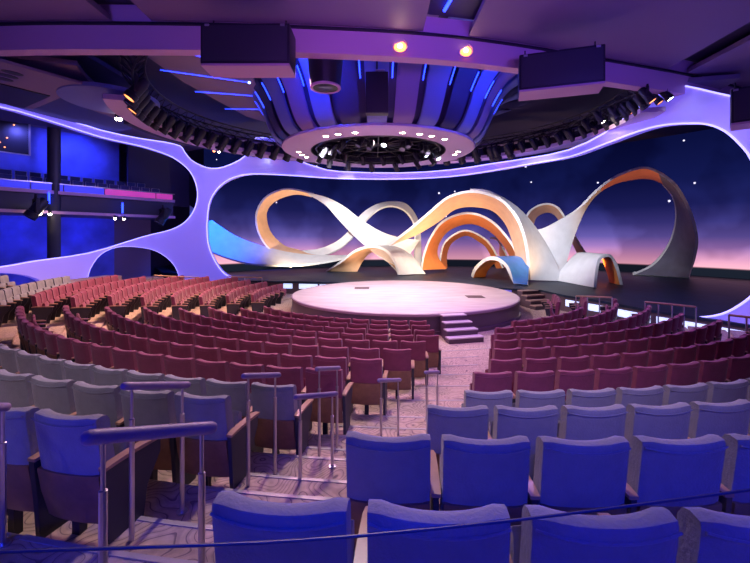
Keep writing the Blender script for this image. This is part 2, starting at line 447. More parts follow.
# ------------------------------------------------------------------ handrails
def handrail(p0, p1, base0, base1, label, thick=.026):
    p0, p1 = Vector(p0), Vector(p1); d = (p1-p0); L = d.length; u = d.normalized()
    t = thing('handrail', label, 'handrail', (p0.x, p0.y, base0), 0, 'padded handrails along the stepped aisle')
    o = t.location.copy()
    pts = [p0-o+u*s for s in (-.05, -.042, -.025, 0, L, L+.025, L+.042, L+.05)]
    MB().tube(pts, [thick*.4, thick*.8, thick, thick, thick, thick, thick*.8, thick*.4], 14).build('padded_rail', M['railpad'], t)
    for p, bz in ((p0+u*.03, base0), (p1-u*.03, base1)):
        q = p-o; zb = bz-o.z
        MB().tube([(q.x, q.y, zb), (q.x, q.y, q.z-.22), (q.x, q.y, q.z-.215), (q.x, q.y, q.z)], [.017, .017, .010, .010], 10).build('post', M['steel'], t, ang=30)
        MB().lathe([(.001, 0), (.04, 0), (.04, .01), (.001, .012)], (q.x, q.y, zb), 14).build('base_plate', M['steel'], t)
def zt(py, D): return ZC+(236-py)/F*D
rails = [((95, 437, 1.60), (207, 428, 2.0), 'blue lit padded handrail closest to the glass balustrade'),
         ((128, 386, 2.62), (185, 385, 3.1), 'handrail with violet pad beside the end of the third last grey row'),
         ((246, 376, 3.55), (277, 375, 3.95), 'handrail with violet pad beside the last grey row end seat left of the aisle'),
         ((298, 397, 3.65), (334, 394, 4.1), 'handrail with blue violet pad in the middle of the stepped aisle'),
         ((318, 369, 4.4), (338, 368, 4.9), 'handrail in front of the end seat of the hindmost burgundy row'),
         ((380, 380.5, 4.9), (399, 380, 5.4), 'handrail with mauve pad standing between the burgundy blocks'),
         ((426, 372.5, 5.9), (438, 372, 6.4), 'handrail with mauve pad farthest down the stepped aisle'),
         ((-20, 408, 2.2), (5, 407, 2.5), 'handrail with violet pad cut by the edge beside the grey rows')]
def floor_z(x, y):
    r = math.hypot(x-CX, y-CY); z = 0
    for k in range(2, 13):
        if r >= RAD[k-1]+.2: z = FZ[k]
    return z if r < RAD[12]+.2 else 1.72
for a, b, lab in rails:
    P, Q = at(*a), at(*b)
    handrail(P, Q, floor_z(P.x, P.y), floor_z(Q.x, Q.y), lab, .03 if a[2] < 2 else .026)

def guard(pts, bases, label, nposts):
    pts = [Vector(p) for p in pts]; t = thing('guard_rail', label, 'guard rail', (pts[0].x, pts[0].y, bases[0])); o = t.location.copy()
    MB().tube([p-o for p in pts], .03, 8).build('top_rail', M['armwood'], t)
    for i in range(nposts):
        f = i/(nposts-1)*(len(pts)-1); j = min(int(f), len(pts)-2); q = pts[j].lerp(pts[j+1], f-j)-o
        zb = bases[0]+(bases[1]-bases[0])*i/(nposts-1)-o.z
        MB().tube([(q.x, q.y, zb), (q.x, q.y, q.z)], .02, 8).build('post', M['steel'], t)
guard([at(576, 296, 15.0), at(612, 297.5, 14.0)], (.12, .17), 'wooden topped guard rail beside the block before the side stairs', 4)
guard([at(645, 302, 12.4), at(672, 304.5, 11.9), at(696, 307, 11.6)], (.3, .38), 'wooden topped guard rail behind the fourth and fifth row ends', 5)
guard([at(729, 315, 9.9), at(765, 319, 9.4)], (.48, .58), 'wooden topped guard rail at the end of the sixth row', 3)
guard([at(153, 275.4, 19.3), at(176, 276.5, 20.0), at(199, 277.4, 20.6)], (.5, .4), 'wooden topped guard rail behind the side block by the low arch', 4)
guard([at(227, 276.6, 21.5), at(262, 277.6, 22.2)], (.2, .1), 'wooden topped guard rail behind the side block under the stage opening', 3)

# balustrade in front of the standing place
G0, G1 = Vector((-1.0, .728, 0)), Vector((1.3, 1.0, 0))
t = thing('glass_balustrade', 'clear glass balustrade with thin blue edge rail behind the last row', 'balustrade', (G0.x, G0.y, 1.72))
gp = [(px, py, D) for px, py, D in ((-140, 557, .71), (0, 552, .76), (150, 547, .80), (300, 540.5, .84), (500, 522, .89), (750, 490, .96), (900, 470, 1.0))]
rl = [at(*g)-t.location for g in crom(gp, 4)]
MB().tube(rl, .0032, 6).build('edge_rail', mat('edge_blue', (.03, .035, .09), .5), t)
MB().loft([[p+Vector((0, 0, -.003)), Vector((p.x, p.y, .03)), Vector((p.x, p.y+.004, .03)), p+Vector((0, .004, -.003))] for p in rl]).build('glass_panel', M['glass'], t, smooth=False)
MB().loft([[Vector((p.x, p.y-.03, 0)), Vector((p.x, p.y+.03, 0)), Vector((p.x, p.y+.03, .06)), Vector((p.x, p.y-.03, .06))] for p in rl]).build('base_channel', M['steel'], t, smooth=False)

# ------------------------------------------------------------------ round stage, deck, stairs
t = thing('round_stage', 'round thrust stage with pale boards and dark curved side', 'stage', (SX, SY, 0))
MB().lathe([(.01, ZD), (SR-.12, ZD), (SR-.05, ZD-.01)], n=96).build('stage_top', M['stage_top'], t)
MB().lathe([(SR-.05, ZD-.01), (SR, ZD-.03), (SR, ZD-.10), (SR-.02, ZD-.12)], n=96).build('edge_trim', mat('stage_trim', (.35, .22, .34), .35), t)
MB().lathe([(SR-.03, ZD-.10), (SR-.03, .14), (SR+.03, .13), (SR+.03, 0)], n=96).build('side_skirt', M['stage_side'], t)
for k, (px, py) in enumerate(((362, 288), (475, 296.7))):
    D = (ZC-ZD)*F/(py-236); p = at(px, py, D)
    MB().box((p.x-SX, p.y-SY, ZD+.003), (.75, .75, .006)).build('trap_cover', M['stair_dark'], t)
def deck_poly():
    p = [(-9.2, 25.6), (-8.9, 24.3), (-6.5, 23.9), (-4.4, 23.55), (-2.2, 23.2)]
    p += [(SX+(SR-.3)*math.sin(R(a)), SY+(SR-.3)*math.cos(R(a))) for a in range(-38, 66, 6)]
    p += [(7.0, 20.45), (8.25, 19.9), (8.6, 18.2), (9.35, 16.6), (9.98, 14.6), (10.7, 13.15), (11.6, 11.2)]
    p += [(14, 12), (30, 14), (30, 42), (-24, 42), (-16, 30)]
    return p
struct(MB().prism(deck_poly(), ZD-.1, ZD-.01).build('floor_deck', M['deck'], smooth=False), 'dark blue black stage deck under the ribbon scenery', 'stage deck')
# wall under the deck edge, with lit panels
edge = [(-8.9, 24.4), (-6.5, 24.0), (-4.4, 23.65), (-2.0, 23.3)]
def strip(pts, z0, z1, off, th, name, m, parent=None):
    rings = []
    for i, p in enumerate(pts):
        a = Vector(pts[max(i-1, 0)]); b = Vector(pts[min(i+1, len(pts)-1)]); d = (b-a).normalized(); n = Vector((-d.y, d.x)); q = Vector(p)
        f, g = q-n*off, q-n*(off-th)
        rings.append([Vector((f.x, f.y, z0)), Vector((g.x, g.y, z0)), Vector((g.x, g.y, z1)), Vector((f.x, f.y, z1))])
    return MB().loft(rings).build(name, m, parent, smooth=False)
struct(strip(edge, 0, ZD-.1, .0, .12, 'wall_under_deck', M['deckwall']), 'dark wall under the deck edge left of the round stage', 'wall')
edge2 = [(7.0, 20.5), (8.25, 19.95), (8.65, 18.2), (9.4, 16.6), (10.03, 14.6), (10.75, 13.15), (11.6, 11.3)]
struct(strip(edge2, 0, ZD-.1, .0, .12, 'wall_under_deck', M['deckwall']), 'dark wall under the deck edge right of the side stairs', 'wall')
def inter(pts, a, b, n=6):
    L = [0]
    for p, q in zip(pts, pts[1:]): L.append(L[-1]+math.dist(p, q))
    out = []
    for i in range(n+1):
        s = (a+(b-a)*i/n)*L[-1]
        for j in range(len(L)-1):
            if L[j] <= s <= L[j+1]+1e-9:
                f = (s-L[j])/(L[j+1]-L[j]); out.append((pts[j][0]+f*(pts[j+1][0]-pts[j][0]), pts[j][1]+f*(pts[j+1][1]-pts[j][1]))); break
    return out
PN = ['beside the guard rail', 'behind the row ends', 'by the last visible row end']
for j, (a, b) in enumerate(((.30, .47), (.49, .66), (.68, .99))):
    tag(strip(inter(edge2, a, b), .26, .54, .03, .03, 'glowing_fascia', M['litpanel']), 'bluish white lit panel under the right deck edge %s' % PN[j], 'light panel', 'lit panels under the deck')
PN = ['farthest from the round stage', 'second from the round stage', 'next to the round stage']
for j, (a, b) in enumerate(((.50, .58), (.64, .80), (.82, .95))):
    tag(strip(inter(edge, a, b), .32, .60, .03, .03, 'glowing_fascia', M['litpanel']), 'small white lit panel under left deck edge, %s' % PN[j], 'light panel', 'lit panels under the deck')

def stairs(origin, rz, width, n, run, label, mt, mr, cat='stairs'):
    t = thing('stage_stairs', label, cat, origin, rz); h = (ZD-.02)/n
    for i in range(n):
        z1 = ZD-.02-h*i if True else 0
        y1 = -run*i; wdt = width+.12*i
        MB().box((0, y1-run/2, (z1-.04)/2), (wdt, run, z1-.04)).build('riser', mr, t, smooth=False)
        MB().box((0, y1-run/2-.01, z1-.02), (wdt+.02, run+.02, .04)).build('tread', mt, t, smooth=False)
a = 14.5
stairs((SX+(SR+.02)*math.sin(R(a)), SY-(SR+.02)*math.cos(R(a)), 0), R(a), .85, 4, .28, 'four pale steps up to the front of the round stage', M['stair'], M['stage_side'])
stairs((7.55, 20.1, 0), R(20), .95, 4, .36, 'brown side stairs with pale treads right of the round stage', M['stair_brown'], M['stair_dark'])

# ------------------------------------------------------------------ freeform frame wall
def smooth_px(pts, n=4): return crom(pts, n)
BIG = [(207, 225), (209, 205), (215, 192), (225, 182), (237, 176.5), (252, 174), (275, 174.5), (300, 176), (340, 178.5), (400, 179), (450, 176.5), (490, 171), (530, 164), (569, 157),
       (600, 146), (640, 131), (665, 125), (690, 123.5), (708, 124.5), (725, 131), (740, 144), (752, 160), (765, 195), (772, 240), (768, 275), (755, 293), (740, 305), (722, 314), (700, 317.2), (680, 315.5), (650, 309.5),
       (600, 300.6), (560, 294.5), (530, 289), (470, 283), (400, 282), (330, 282), (290, 281.5), (262, 281), (243, 281), (232, 278), (222, 271), (213, 257), (208, 242)]
BALC = [(-150, 100), (-60, 100), (0, 107), (50, 121), (100, 137), (140, 146), (164, 153.6), (177, 160), (189.6, 171), (196, 184), (197.5, 197), (194, 210), (185, 222), (170, 230), (142, 237),
        (89, 253), (35, 261), (0, 267), (-60, 272), (-150, 276)]
ARCH = [(85, 300), (85.5, 289), (87, 280), (90, 269), (97, 258), (106, 251), (118, 247), (131, 246.5), (145, 248), (156, 251), (166, 257), (174, 265), (178.5, 275), (179.5, 287), (179.5, 300)]
LOW = [(-150, 300), (-150, 282), (-100, 275), (-50, 272.5), (0, 273), (21, 274.5), (35, 278), (43, 284), (45, 300)]
TOP = [(-200, 92), (-60, 92), (0, 100), (50, 114), (100, 130), (140, 138.5), (164, 142), (180, 146), (184, 151), (191, 160), (202, 166), (212, 168.5), (224, 167), (240, 160), (250, 151), (256, 138), (285, 140),
       (292, 154), (300, 161), (320, 168), (340, 171.6), (400, 173), (450, 170), (490, 164), (530, 158), (569, 150), (605, 133), (634, 111), (655, 97), (676, 86), (700, 89), (735, 97), (800, 106)]
def to_uz(poly, n=3, closed=True):
    p = smooth_px(poly+([poly[0]] if closed else []), n)
    if closed: p = p[:-1]
    return [w_px(*q) for q in p]
holes = [to_uz(BIG, 3), to_uz(BALC, 3), to_uz(ARCH, 2), to_uz(LOW, 2)]
top = to_uz(TOP, 2, False)
u0, u1 = w_px(-230, 100)[0], w_px(860, 200)[0]
outer = [(u0, top[0][1])]+top+[(u1, top[-1][1]), (u1, 0)]+[(u1+(u0-u1)*i/70, 0) for i in range(1, 70)]+[(u0, 0)]
def inside(p, poly):
    c = False; n = len(poly)
    for i in range(n):
        (x1, y1), (x2, y2) = poly[i], poly[(i+1) % n]
        if (y1 > p[1]) != (y2 > p[1]) and p[0] < (x2-x1)*(p[1]-y1)/(y2-y1)+x1: c = not c
    return c
verts, edges = [], []
for poly in [outer]+holes:
    s = len(verts); verts += [Vector(p) for p in poly]; edges += [(s+i, s+(i+1) % len(poly)) for i in range(len(poly))]
g = .45; uu = u0+.2
while uu < u1:
    zz = .3
    while zz < 9.6:
        q = (uu, zz)
        if inside(q, outer) and not any(inside(q, h) for h in holes): verts.append(Vector(q))
        zz += g
    uu += g
V, E, FC, *_ = delaunay_2d_cdt(verts, edges, [], 0, 1e-4)
bm = MB(); TH = .35
def w3(u, z, off=0):
    p, n = w_at(u); return Vector((p.x+n.x*off, p.y+n.y*off, z))
fv = [bm.bm.verts.new(w3(v[0], v[1])) for v in V]; bv = [bm.bm.verts.new(w3(v[0], v[1], TH)) for v in V]
ec = {}
for f in FC:
    c = (sum(V[i][0] for i in f)/3, sum(V[i][1] for i in f)/3)
    if not inside(c, outer) or any(inside(c, h) for h in holes): continue
    bm.bm.faces.new([fv[i] for i in f]); bm.bm.faces.new([bv[i] for i in f][::-1])
    for i in range(3):
        a, b = f[i], f[(i+1) % 3]; ec.setdefault((min(a, b), max(a, b)), []).append((a, b))
for e, l in ec.items():
    if len(l) == 1: a, b = l[0]; bm.bm.faces.new((fv[b], fv[a], bv[a], bv[b]))
for v in [v for v in bm.bm.verts if not v.link_faces]: bm.bm.verts.remove(v)
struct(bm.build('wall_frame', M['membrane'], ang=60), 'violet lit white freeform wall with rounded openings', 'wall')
def led_line(uz, label, closed=True, off=-.03, r=.035):
    pts = [w3(u, z, off) for u, z in uz]
    if closed: pts.append(pts[0])
    return tag(MB().tube(pts, r, 6, cap=not closed).build('light_strip', M['led_violet']), label, 'light strip', 'light strips edging the freeform wall')
led_line(holes[0], 'violet white light strip round the edge of the big stage opening', r=.032)
led_line(holes[1], 'violet light strip round the edge of the balcony opening', r=.028)
led_line(holes[2], 'thin violet light strip round the low arched opening', r=.012)
led_line(top[1:], 'violet light strip along the top edge of the freeform wall', False, r=.03)

# ------------------------------------------------------------------ video screen, outer shell
SCC, SCR = (4, 14), 22
rings = []
for i in range(61):
    a = R(-47.5+125.5*i/60); x, y = SCC[0]+SCR*math.sin(a), SCC[1]+SCR*math.cos(a); x2, y2 = SCC[0]+(SCR+.3)*math.sin(a), SCC[1]+(SCR+.3)*math.cos(a)
    rings.append([Vector((x, y, ZD-.2)), Vector((x2, y2, ZD-.2)), Vector((x2, y2, 12)), Vector((x, y, 12))])
tag(MB().loft(rings).build('video_screen', M['screen'], ang=60), 'curved screen showing starry dusk sky above a pink horizon', 'screen')

# ------------------------------------------------------------------ ribbon scenery
def ribbon(name, label, pairs, outer_m, inner_m, th=.14, n=8, flip=False, group='ribbon scenery on the deck', edge_m=None, parent=None, plain=0, rim=False):
    """pairs: (ax, ay, aD, bx, by, bD) = the two long edges of the ribbon, each a point at its own distance"""
    P = crom(pairs, n); A = [at(*p[:3]) for p in P]; B = [at(*p[3:]) for p in P]
    if abs(A[0].z-ZD) < .6 and abs(B[0].z-ZD) < .9: pass
    bm = bmesh.new(); rows = []
    NW = 5
    for i in range(len(P)):
        a, b = A[i], B[i]; i0, i1 = max(0, i-1), min(len(P)-1, i+1)
        tg = ((A[i1]+B[i1])-(A[i0]+B[i0])); w = b-a
        nn = tg.cross(w)
        nn = nn.normalized() if nn.length > 1e-6 else Vector((0, 0, 1))
        if flip: nn = -nn
        ring = [a.lerp(b, j/(NW-1))+nn*th/2 for j in range(NW)]+[a.lerp(b, j/(NW-1))-nn*th/2 for j in range(NW-1, -1, -1)]
        for q in ring: q.z = max(q.z, ZD-.01)
        rows.append([bm.verts.new(q) for q in ring])
    m = 2*NW
    for ri, (r0, r1) in enumerate(zip(rows, rows[1:])):
        for k in range(m):
            f = bm.faces.new((r0[k], r0[(k+1) % m], r1[(k+1) % m], r1[k]))
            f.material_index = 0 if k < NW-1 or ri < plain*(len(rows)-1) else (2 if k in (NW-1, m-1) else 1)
    for r_ in (rows[0], rows[-1]):
        f = bm.faces.new(r_); f.material_index = 2
    o = MB.__new__(MB); o.bm = bm
    ob = o.build(name, [outer_m, inner_m, edge_m or M['scen_white']], parent, ang=60)
    if rim: MB().tube([Vector((q.x, q.y, max(q.z, ZD+.1))) for q in B], .13, 8).build('edge_rim', M['scen_white'], ob)
    if parent: return ob
    return tag(ob, label, 'stage scenery', group)
W_, C_, O_, B_, G_ = M['scen_white'], M['scen_cream_lit'], M['scen_orange_lit'], M['scen_blue'], M['scen_grey']
def deckD(py): return (ZC-ZD)*F/(py-236)
# small arches
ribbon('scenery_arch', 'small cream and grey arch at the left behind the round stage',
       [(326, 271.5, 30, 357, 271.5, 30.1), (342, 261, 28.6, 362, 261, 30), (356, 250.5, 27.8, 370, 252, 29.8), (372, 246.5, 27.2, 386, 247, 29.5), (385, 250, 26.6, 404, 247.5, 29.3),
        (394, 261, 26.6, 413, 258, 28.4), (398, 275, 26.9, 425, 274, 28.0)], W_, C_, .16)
ribbon('scenery_arch', 'small blue grey arch with glowing orange inside near the middle of the deck',
       [(472, 277, 25.6, 484, 277, 26.4), (476, 268, 24.5, 488, 268, 26.6), (486, 259.5, 23.2, 500, 259, 26), (497, 259, 22.6, 526, 257.5, 24.6), (507, 267, 22.2, 527.5, 262, 23.6), (514, 284.5, 22.0, 528, 286, 21.4)], B_, O_, .2, edge_m=W_)
ribbon('scenery_arch', 'small white arch with orange lit inside at the right front of the deck',
       [(595, 288, 20.6, 555.5, 280.5, 24), (597, 270, 20.8, 564, 268, 23.8), (600, 259, 21, 574, 257, 24), (609, 255.5, 21.2, 581, 253.5, 24.2), (614, 261, 21.4, 600, 256, 24.3), (618, 271, 21.6, 606, 266, 24.0), (621.5, 285, 21.9, 611, 282.5, 23)], W_, O_, .16)
# nested middle arches
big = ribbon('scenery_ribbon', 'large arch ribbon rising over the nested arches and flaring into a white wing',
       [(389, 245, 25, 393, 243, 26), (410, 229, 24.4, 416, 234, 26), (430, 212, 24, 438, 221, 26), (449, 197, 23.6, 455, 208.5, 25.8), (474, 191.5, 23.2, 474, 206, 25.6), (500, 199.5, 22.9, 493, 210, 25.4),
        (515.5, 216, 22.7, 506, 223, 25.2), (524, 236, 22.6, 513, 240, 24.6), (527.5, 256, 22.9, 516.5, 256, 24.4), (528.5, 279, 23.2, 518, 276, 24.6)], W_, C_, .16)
ribbon('wing', '', [(470, 190, 23.4, 474, 191, 23.2), (485, 191, 23.5, 487, 194, 23.1), (500, 197, 23.8, 501, 200, 22.9), (517, 208, 24.0, 516.5, 217, 22.7), (532, 224, 24.2, 524.5, 238, 22.6), (546, 245, 24.2, 528, 258, 22.8), (556, 264, 24.0, 529, 270, 23.0), (563, 281, 23.8, 529.5, 280, 23.2)],
       W_, W_, .16, parent=big)
ribbon('scenery_ribbon', 'orange lit middle arch nested under the large arch ribbon',
       [(421.6, 270, 28.4, 446, 269, 30), (424, 255, 28.2, 437, 256, 30), (431, 237, 28, 439, 242, 29.8), (444, 221, 27.6, 450, 229, 29.6), (468, 213, 27.2, 469, 223, 29.4), (491, 221, 26.8, 487, 228.5, 29.2),
        (509, 240, 26.6, 502, 242, 29), (518, 257, 26.4, 511, 257, 28.8), (522, 275, 26.6, 515, 273, 28.6)], W_, O_, .16)
ribbon('scenery_ribbon', 'innermost slim orange lit arch under the nested arches',
       [(440, 268.5, 31, 446.5, 268, 32), (441, 254, 30.8, 446.5, 254, 32), (447, 240, 30.6, 452, 242, 31.8), (464.6, 230.5, 30.4, 466, 235, 31.6), (482, 237, 30.2, 479, 241, 31.4), (492, 247, 30, 488, 249, 31.2), (503, 268, 30, 497, 268, 31)], W_, O_, .14)
ribbon('scenery_ribbon', 'short orange lit white arc seen behind the innermost arch',
       [(490, 238, 33, 494, 238, 34), (497, 239, 32.6, 500, 243, 34), (505, 252, 32.3, 500, 254, 34), (511, 267, 32.2, 505, 267, 33.8)], W_, O_, .14)
# left figure of eight
ribbon('scenery_ribbon', 'wide blue ribbon sweeping in from the left edge of the stage opening',
       [(190, 206, 29.5, 190, 240, 28), (208, 218, 29.3, 211, 252, 27.5), (235, 236, 29, 240, 262, 27.3), (262, 246.5, 29, 266, 265.5, 27.4), (292, 253.5, 29.2, 300, 265.5, 27.6), (320, 256, 29.5, 330, 261.5, 28.2), (350, 256, 30, 348, 257, 29.4)], W_, W_, .16, edge_m=W_)
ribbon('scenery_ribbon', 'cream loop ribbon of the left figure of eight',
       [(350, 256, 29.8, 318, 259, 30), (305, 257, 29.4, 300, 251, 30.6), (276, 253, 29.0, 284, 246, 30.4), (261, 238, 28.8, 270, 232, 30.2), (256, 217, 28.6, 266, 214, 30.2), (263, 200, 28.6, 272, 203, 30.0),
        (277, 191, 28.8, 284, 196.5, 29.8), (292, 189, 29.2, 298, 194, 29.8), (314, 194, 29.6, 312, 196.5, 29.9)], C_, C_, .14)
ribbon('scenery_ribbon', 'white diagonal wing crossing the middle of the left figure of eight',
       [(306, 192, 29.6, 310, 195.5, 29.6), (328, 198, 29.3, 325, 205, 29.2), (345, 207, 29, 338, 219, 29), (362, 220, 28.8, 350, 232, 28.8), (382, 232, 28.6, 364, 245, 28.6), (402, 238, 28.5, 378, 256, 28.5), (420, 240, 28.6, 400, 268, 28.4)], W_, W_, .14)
ribbon('scenery_ribbon', 'slim cream ribbon climbing from the loop and arching over to an orange lit leg',
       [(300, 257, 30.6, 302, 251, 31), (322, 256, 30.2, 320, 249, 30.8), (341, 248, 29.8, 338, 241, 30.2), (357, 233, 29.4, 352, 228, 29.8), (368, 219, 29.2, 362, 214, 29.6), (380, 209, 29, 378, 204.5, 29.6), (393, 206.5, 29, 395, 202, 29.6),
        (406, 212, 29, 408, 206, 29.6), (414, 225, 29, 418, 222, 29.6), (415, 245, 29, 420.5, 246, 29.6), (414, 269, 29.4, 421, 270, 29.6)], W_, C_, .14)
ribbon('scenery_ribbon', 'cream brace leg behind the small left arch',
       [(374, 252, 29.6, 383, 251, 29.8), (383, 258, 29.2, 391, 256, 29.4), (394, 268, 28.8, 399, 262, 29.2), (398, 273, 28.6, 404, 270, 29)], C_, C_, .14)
# right loop
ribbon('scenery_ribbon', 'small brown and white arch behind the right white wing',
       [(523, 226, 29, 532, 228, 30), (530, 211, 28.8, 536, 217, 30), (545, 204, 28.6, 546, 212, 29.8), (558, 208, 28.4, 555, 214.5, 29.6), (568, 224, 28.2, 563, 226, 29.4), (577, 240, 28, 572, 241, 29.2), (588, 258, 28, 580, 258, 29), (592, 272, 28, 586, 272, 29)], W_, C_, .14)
ribbon('scenery_ribbon', 'tall white loop ribbon with orange lit underside at the right of the deck',
       [(528, 224, 24.4, 560, 279.5, 24.4), (540, 229, 24.3, 564.5, 268, 24.3), (563, 218, 24.2, 572.5, 240, 24.4), (580, 207, 24.2, 584, 211, 24.6), (596, 191, 24.2, 596.5, 194, 25.2), (614, 177.5, 24.0, 614, 183.5, 26.2),
        (633.6, 169.5, 23.8, 633.6, 178.8, 26.6), (648, 168, 23.6, 651, 178.4, 26.6), (662, 174, 23.3, 664, 183.5, 26.4)], W_, O_, .14, plain=.52)
ribbon('scenery_ribbon', 'dark grey curved back of the right loop standing on the deck',
       [(660, 173, 23.3, 664, 183.5, 26.4), (676, 186, 22.9, 675, 198, 26.6), (690, 212, 23.2, 677.5, 217, 26.8), (696.7, 238, 24.0, 673, 238, 27), (694.5, 258, 24.8, 663, 255, 27.2), (691, 270, 25.3, 650, 267.5, 27.3), (689, 278.5, 25.2, 633.6, 275, 27.4)], G_, G_, .16, rim=True)

# ------------------------------------------------------------------ ceilings
EDGE = crom([(-20, 11.2), (-14, 10.7), (-9.8, 10.45), (-7.15, 10.4), (-3.4, 10.5), (.7, 10.85), (3.6, 11.45), (7, 12.5), (11.2, 13.9), (15, 15.6)], 6)
ZP = 8.97
def edge_y(x):
    for a, b in zip(EDGE, EDGE[1:]):
        if a[0] <= x <= b[0]: return a[1]+(b[1]-a[1])*(x-a[0])/(b[0]-a[0])
    return EDGE[-1][1]
def cpanel(x0, x1, lab, skew=0):
    n = 14; xs = [x0+(x1-x0)*i/n for i in range(n+1)]
    poly = [(x, edge_y(x)-.12) for x in xs]+[(x1+skew, -5), (x0+skew, -5)]
    poly = poly[::-1]
    struct(MB().prism(poly, ZP, ZP+.15).build('ceiling_panel', M['ceil'], smooth=False), lab, 'ceiling')
cpanel(-19, -6.8, 'violet ceiling panel left of the first groove')
cpanel(-5.75, 1.3, 'violet ceiling panel between the grooves')
cpanel(2.6, 9.7, 'violet ceiling panel over the right seats', 0)
cpanel(10.6, 14.5, 'dark violet ceiling panel beyond the last groove')
struct(MB().prism([(-24, -5), (18, -5), (18, 14.6)]+[(p[0], p[1]-.15) for p in EDGE[::-1]]+[(-24, 11)], ZP+.45, ZP+.6).build('ceiling', M['ceil_dark'], smooth=False), 'dark ceiling above the grooves', 'ceiling')
rings = [[Vector((p[0], p[1]-.05, ZP+.45)), Vector((p[0], p[1]-.05, ZP-.06)), Vector((p[0], p[1]+.05, ZP-.66)), Vector((p[0], p[1]+.40, ZP-.66)), Vector((p[0], p[1]+.40, ZP+.45))] for p in EDGE]
struct(MB().loft(rings).build('ceiling_band', M['ceil_band'], ang=30), 'mauve curved band at the edge of the lower ceiling', 'ceiling band')
rings = [[Vector((p[0], p[1]-.12, ZP-.02)), Vector((p[0], p[1]-.12, ZP-.08)), Vector((p[0], p[1]-.04, ZP-.08)), Vector((p[0], p[1]-.04, ZP-.02))] for p in EDGE]  # black strip standing in for the shade in the gap
struct(MB().loft(rings).build('ceiling_gap_shade', M['black'], smooth=False), 'dark shadow gap line along the ceiling band', 'ceiling band')
tag(MB().tube([(2.06, 9.0, ZP+.38), (1.82, 10.5, ZP+.38)], .045, 8).build('light_bar', M['led_blue']), 'bright blue light bar in the groove of the lower ceiling', 'light bar')
tag(MB().tube([(-6.3, 6.5, ZP+.38), (-6.3, 8.9, ZP+.38)], .03, 8).build('light_bar', M['led_blue']), 'blue light bar in the left ceiling groove', 'light bar')
# upper ceiling
struct(MB().lathe([(.1, 10.5), (30, 10.5), (30, 10.7), (.1, 10.7)], (2, 17, 0), 64).build('ceiling', M['ceil_dark'], smooth=False), 'dark blue upper ceiling above the stage', 'ceiling')

# outer shell
sh = [(-27, -6), (-27, 12), (-24, 24), (-19, 33), (-19, 45), (32, 45), (32, -6)]
for i, nm in enumerate(('wall_left', 'wall_left', 'wall_left', 'wall_left', 'wall_back', 'wall_right', 'wall_rear')):
    a, b = Vector(sh[i]), Vector(sh[(i+1) % 7])
    d = (b-a).normalized(); n = Vector((-d.y, d.x))*.2
    struct(MB().prism([(a.x, a.y), (b.x, b.y), (b.x+n.x, b.y+n.y), (a.x+n.x, a.y+n.y)], -.3, 12).build(nm, M['wall_dark'], smooth=False), 'dark outer wall of the theatre', 'wall')

# central drum and ring flange
t = thing('ceiling_drum', 'flared ceiling drum of blue and dark panels above the round stage', 'ceiling drum', (SX-1.2, SY, 7.4))
DP = crom([(4.4, .10), (4.75, .35), (5.05, .9), (5.35, 1.6), (5.9, 2.35), (6.9, 2.85), (8.2, 3.05)], 5)
NP = 30
for i in range(NP):
    a0 = 2*PI*i/NP+.01; a1 = a0+2*PI/NP*(.74 if i % 2 == 0 else .74)
    MB().lathe([(r, z) for r, z in DP]+[(r-.07, z+.08) for r, z in DP[::-1]], n=3, a0=a0, a1=a1).build('drum_panel', M['fin_blue'] if i % 2 == 0 else M['fin_dark'] if i % 4 == 1 else M['fin_mid'], t, ang=50)
MB().lathe([(r-.14, z+.12) for r, z in DP], n=64).build('drum_backing', M['fin_dark'], t, ang=50)
for i in range(0, NP):
    a = 2*PI*(i+.90)/NP
    pts = [(r*math.cos(a), r*math.sin(a), z) for r, z in [(q[0]-.02, q[1]) for q in DP] if 1.45 < z < 2.15]
    MB().tube(pts, .022, 6).build('light_line', M['led_blue'], t)
FL = (SX-1.2, SY, 7.4)
t2 = thing('ring_flange', 'lilac ring with lamps around the lighting truss above the round stage', 'ceiling ring', FL)
MB().lathe([(3.15, .0), (4.35, .0), (4.45, .05), (4.45, .14), (4.35, .16), (3.15, .16), (3.15, .0)], n=96).build('ring_plate', M['flange'], t2, ang=30)
MB().lathe([(3.12, -.02), (3.16, -.02), (3.16, .5), (3.12, .5), (3.12, -.02)], n=96).build('inner_collar', M['black'], t2, ang=30)
# ring lamps shining out of the flange
LAMPA = [(a, 'bright lamp on the near side of the lilac ring, %s from the left' % ordn(j+1)) for j, a in enumerate((-124, -115, -104, -76, -65, -56, -44))]
LAMPA += [(-178, 'front one of the three lamps on the left side of the lilac ring'), (172, 'middle one of the three lamps on the left side of the lilac ring'), (163, 'rear one of the three lamps on the left side of the lilac ring'),
          (-3, 'front one of the two lamps on the right side of the lilac ring'), (7, 'rear one of the two lamps on the right side of the lilac ring')]
for a, lab in LAMPA:
    a = R(a); q = Vector((3.75*math.cos(a), 3.75*math.sin(a), 0))
    lt = thing('ring_lamp', lab, 'lamp', (FL[0]+q.x, FL[1]+q.y, FL[2]), 0, 'lamps in the lilac ring')
    MB().lathe([(.12, -.03), (.15, 0), (.15, .02), (.12, .02)], n=16).build('lamp_rim', M['steel'], lt)
    MB().lathe([(.001, -.035), (.07, -.03), (.115, -.01), (.12, .01)], n=16).build('lens', M['lens_white'], lt)

